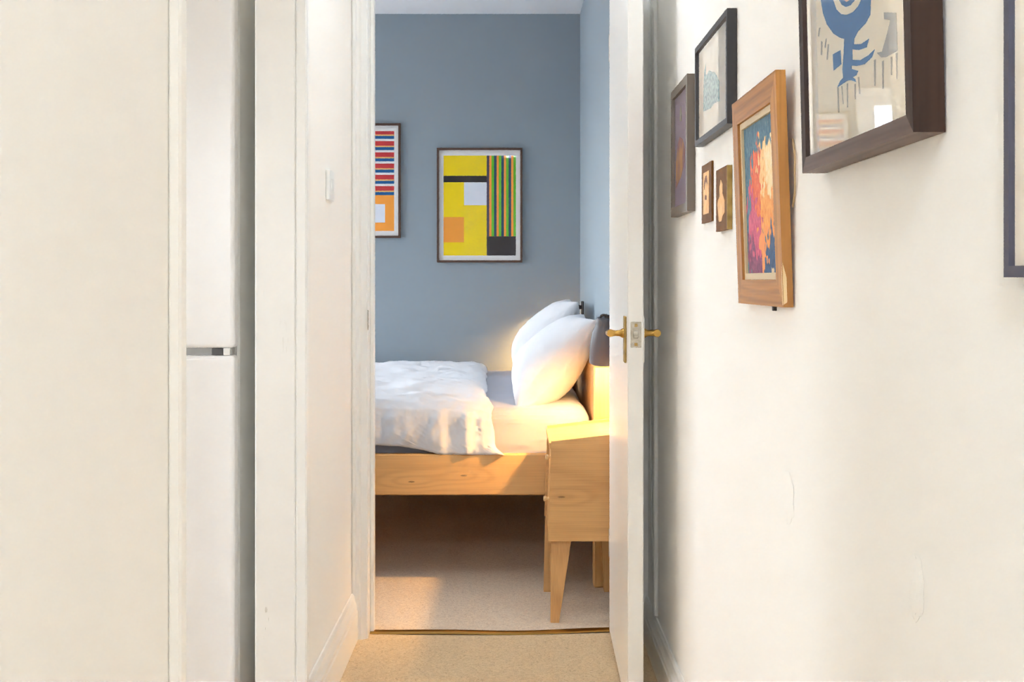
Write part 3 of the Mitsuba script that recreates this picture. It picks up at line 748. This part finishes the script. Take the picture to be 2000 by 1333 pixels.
# the painting in the honey wood frame
t = Tilt(1.10, 0.034)
tag('picture_002', 'colourful oil painting in a chipped honey wood frame', 'painting')
bars = frame_x(1.738, 2.083, 1.10, 1.4655, 0.043, 0.0025, 0.0180)
for k in range(4):
    obj('picture_002__frame_upright' if k < 2 else 'picture_002__frame_rail', t(bars[k]), 'honey_wood' if k < 2 else 'honey_wood_flat')
obj('picture_002__slip', t(join(*frame_x(1.7812, 2.0398, 1.1432, 1.4223, 0.011, 0.003, 0.0135))), 'gilt_slip', 'pale gilt slip')
obj('picture_002__canvas', t(slab(1.7924, 2.0286, 1.1544, 1.4111, 0.003, 0.0090)), 'painted_canvas', 'thick brushwork in blue, orange, rose and cream')
obj('picture_002__frame_upright__chip', t(join(hull([(d, y, z) for d, y, z in ((0.0175, 1.7375, 1.104), (0.0185, 1.743, 1.104), (0.0185, 1.7425, 1.150), (0.012, 1.7374, 1.146), (0.0120, 1.7374, 1.108), (0.017, 1.7374, 1.168), (0.0178, 1.7405, 1.176))]))), 'bare_wood', 'bare splintered chip at the corner')
obj('picture_002__hanging_cord', tube([(0.4325, 1.745, 1.36), (0.4318, 1.728, 1.335), (0.4308, 1.724, 1.31), (0.4318, 1.727, 1.28), (0.433, 1.745, 1.255)], 0.0016, 6, 5), 'twine', 'loop of twine behind the frame', smooth=True)
obj('picture_002__peg', t(slab(1.842, 1.850, 1.092, 1.0998, 0.004, 0.010)), 'lamp_dark', 'small dark peg')
# large walnut frame with the blue figure
t, a = picture('picture_003', 1.1323, 1.5645, 1.2895, 1.845, 0.0200, 0.0335, 'walnut box framed print of a blue figure on cream paper', 'walnut_up', 'print_cream', 0.0238, 0.46, 'walnut_flat')
obj('picture_003__spacer', t(slab(1.5645 - 0.0200 - 0.0035, 1.5645 - 0.0203, 1.3098, 1.8247, a + 0.0001, 0.0275)), 'paper_white', 'pale spacer inside the frame')
INK = {
    'body': [(1.5176,1.5285),(1.5153,1.5171),(1.5059,1.4969),(1.4895,1.4788),(1.46,1.46),(1.4311,1.4482),(1.4141,1.4432),(1.4184,1.4256),(1.4252,1.4067),(1.4225,1.396),(1.4354,1.3949),(1.449,1.3885),(1.4271,1.3892),(1.406,1.3897),(1.3895,1.3873),(1.3714,1.382),(1.3754,1.3862),(1.3848,1.3900),(1.3687,1.3896),(1.362,1.3936),(1.3761,1.3975),(1.3884,1.4011),(1.387,1.4048),(1.3679,1.4005),(1.3369,1.3968),(1.3092,1.3997),(1.299,1.4065),(1.3212,1.4042),(1.3517,1.4045),(1.3832,1.411),(1.3833,1.4238),(1.356,1.4175),(1.3279,1.415),(1.3188,1.4228),(1.3477,1.4229),(1.3764,1.4286),(1.3748,1.4348),(1.3594,1.4404),(1.3282,1.4437),(1.3119,1.4493),(1.3087,1.4657),(1.3085,1.475),(1.3244,1.4948),(1.359,1.5137),(1.4015,1.5287),(1.4475,1.5372),(1.4908,1.5376)],
    'hole': [(1.4615,1.5141),(1.4564,1.5025),(1.4426,1.487),(1.4229,1.4764),(1.4006,1.4703),(1.376,1.4677),(1.3545,1.4699),(1.3438,1.4744),(1.3415,1.4834),(1.3603,1.4979),(1.3972,1.5126),(1.4371,1.5181)],
    'ring': [(1.4354,1.5024),(1.4301,1.4959),(1.4192,1.4873),(1.4026,1.4804),(1.3834,1.4777),(1.367,1.4794),(1.3614,1.4837),(1.3772,1.4876),(1.3856,1.4848),(1.3994,1.4858),(1.4103,1.491),(1.4183,1.498)],
    'cheek': [(1.4177,1.4985),(1.4103,1.4915),(1.3994,1.4864),(1.3861,1.4855),(1.3772,1.4881),(1.39,1.496)],
    'flag': [(1.4652,1.4342),(1.4323,1.4327),(1.4297,1.4147),(1.4639,1.413)],
    'bag': [(1.2637,1.4407),(1.2247,1.431),(1.2229,1.3894),(1.2606,1.3901),(1.2764,1.3928),(1.2922,1.4014),(1.2737,1.3987),(1.2543,1.4149),(1.2436,1.4273),(1.2629,1.433)],
    'line': [[(1.4502,1.389),(1.4431,1.3877),(1.4434,1.3552),(1.4481,1.3559)], [(1.4319,1.3875),(1.4279,1.3868),(1.4241,1.3633),(1.4275,1.3639)], [(1.4085,1.3868),(1.4029,1.3858),(1.4064,1.3564),(1.4097,1.3569)],
             [(1.3772,1.3800),(1.3724,1.3800),(1.3741,1.3612),(1.3773,1.3617)], [(1.3635,1.3866),(1.3583,1.3857),(1.3559,1.3647),(1.36,1.3654)], [(1.3019,1.3950),(1.2962,1.3945),(1.2988,1.3645),(1.3031,1.3652)],
             [(1.2742,1.388),(1.2687,1.388),(1.2712,1.3567),(1.2748,1.3573)], [(1.2451,1.3870),(1.2403,1.3865),(1.2418,1.3665),(1.2452,1.3671)], [(1.2285,1.3880),(1.2234,1.3875),(1.225,1.359),(1.2284,1.3596)],
             [(1.5190,1.4627),(1.5130,1.4612),(1.5160,1.4435),(1.5220,1.4451)], [(1.4886,1.4521),(1.483,1.451),(1.4897,1.432),(1.4947,1.433)], [(1.5276,1.4825),(1.5214,1.4814),(1.5286,1.471),(1.5338,1.4721)], [(1.4965,1.4615),(1.4921,1.4606),(1.4988,1.4496),(1.5032,1.4505)]],
}
for nm, m, e in (('figure', 'ink_blue', 0.0006), ('bag', 'ink_grey', 0.0006), ('flag', 'ink_blue', 0.0006)):
    obj('picture_003__backing__' + nm, t(cut(INK['body' if nm == 'figure' else nm], a, a + e)), 'print_' + m)
obj('picture_003__backing__face', t(cut(INK['hole'], a + 0.0006, a + 0.0009)), 'print_cream')
obj('picture_003__backing__ring', t(cut(INK['ring'], a + 0.0009, a + 0.0012)), 'print_ink_blue')
obj('picture_003__backing__cheek', t(cut(INK['cheek'], a + 0.0009, a + 0.0012)), 'print_ink_pink')
for pl in INK['line']:
    obj('picture_003__backing__line', t(cut(pl, a, a + 0.0005)), 'print_line_grey')
# frame at the picture's right edge
picture('picture_004', 0.52, 0.969, 1.1435, 1.74, 0.0095, 0.014, 'thin dark framed cream sheet cut off by the right edge of the photograph', 'slate_frame', 'paper_cream')

# ------------------------------------------------------------------ hall ceiling lamps, the near-end one an added fill
def ceiling_lamp(x, y, label, power=1.0):
    key = 'ceiling_lamp'
    k = 0
    while any(s.startswith((key if not k else f'{key}_{k:03d}') + '__') for s in scene):
        k += 1
    key = key if not k else f'{key}_{k:03d}'
    tag(key, label, 'lamp')
    obj(key + '__rim', lathe([(0.11, 0.0), (0.125, 0.0), (0.125, 0.05), (0.0, 0.05), (0.0, 0.046), (0.11, 0.046)], at=(x, y, H - 0.0505), n=40), 'white_plastic', smooth=40)
    dsk = trimesh.creation.cylinder(0.109, 0.004, sections=40)
    dsk.apply_translation((x, y, H - 0.044))
    obj(key + '__diffuser', dsk, 'white_plastic', emitter={'type': 'area', 'radiance': {'type': 'rgb', 'value': [c * 5 * power for c in HALL_LAMP]}})


ceiling_lamp(-0.02, 2.75, 'round white ceiling lamp over the hall near the bedroom door', 0.5)
ceiling_lamp(-0.02, -0.5, 'unseen fill lamp added on the ceiling at the near end of the hall', 2.2)  # unseen lamp added to brighten the hall and its camera-facing sides
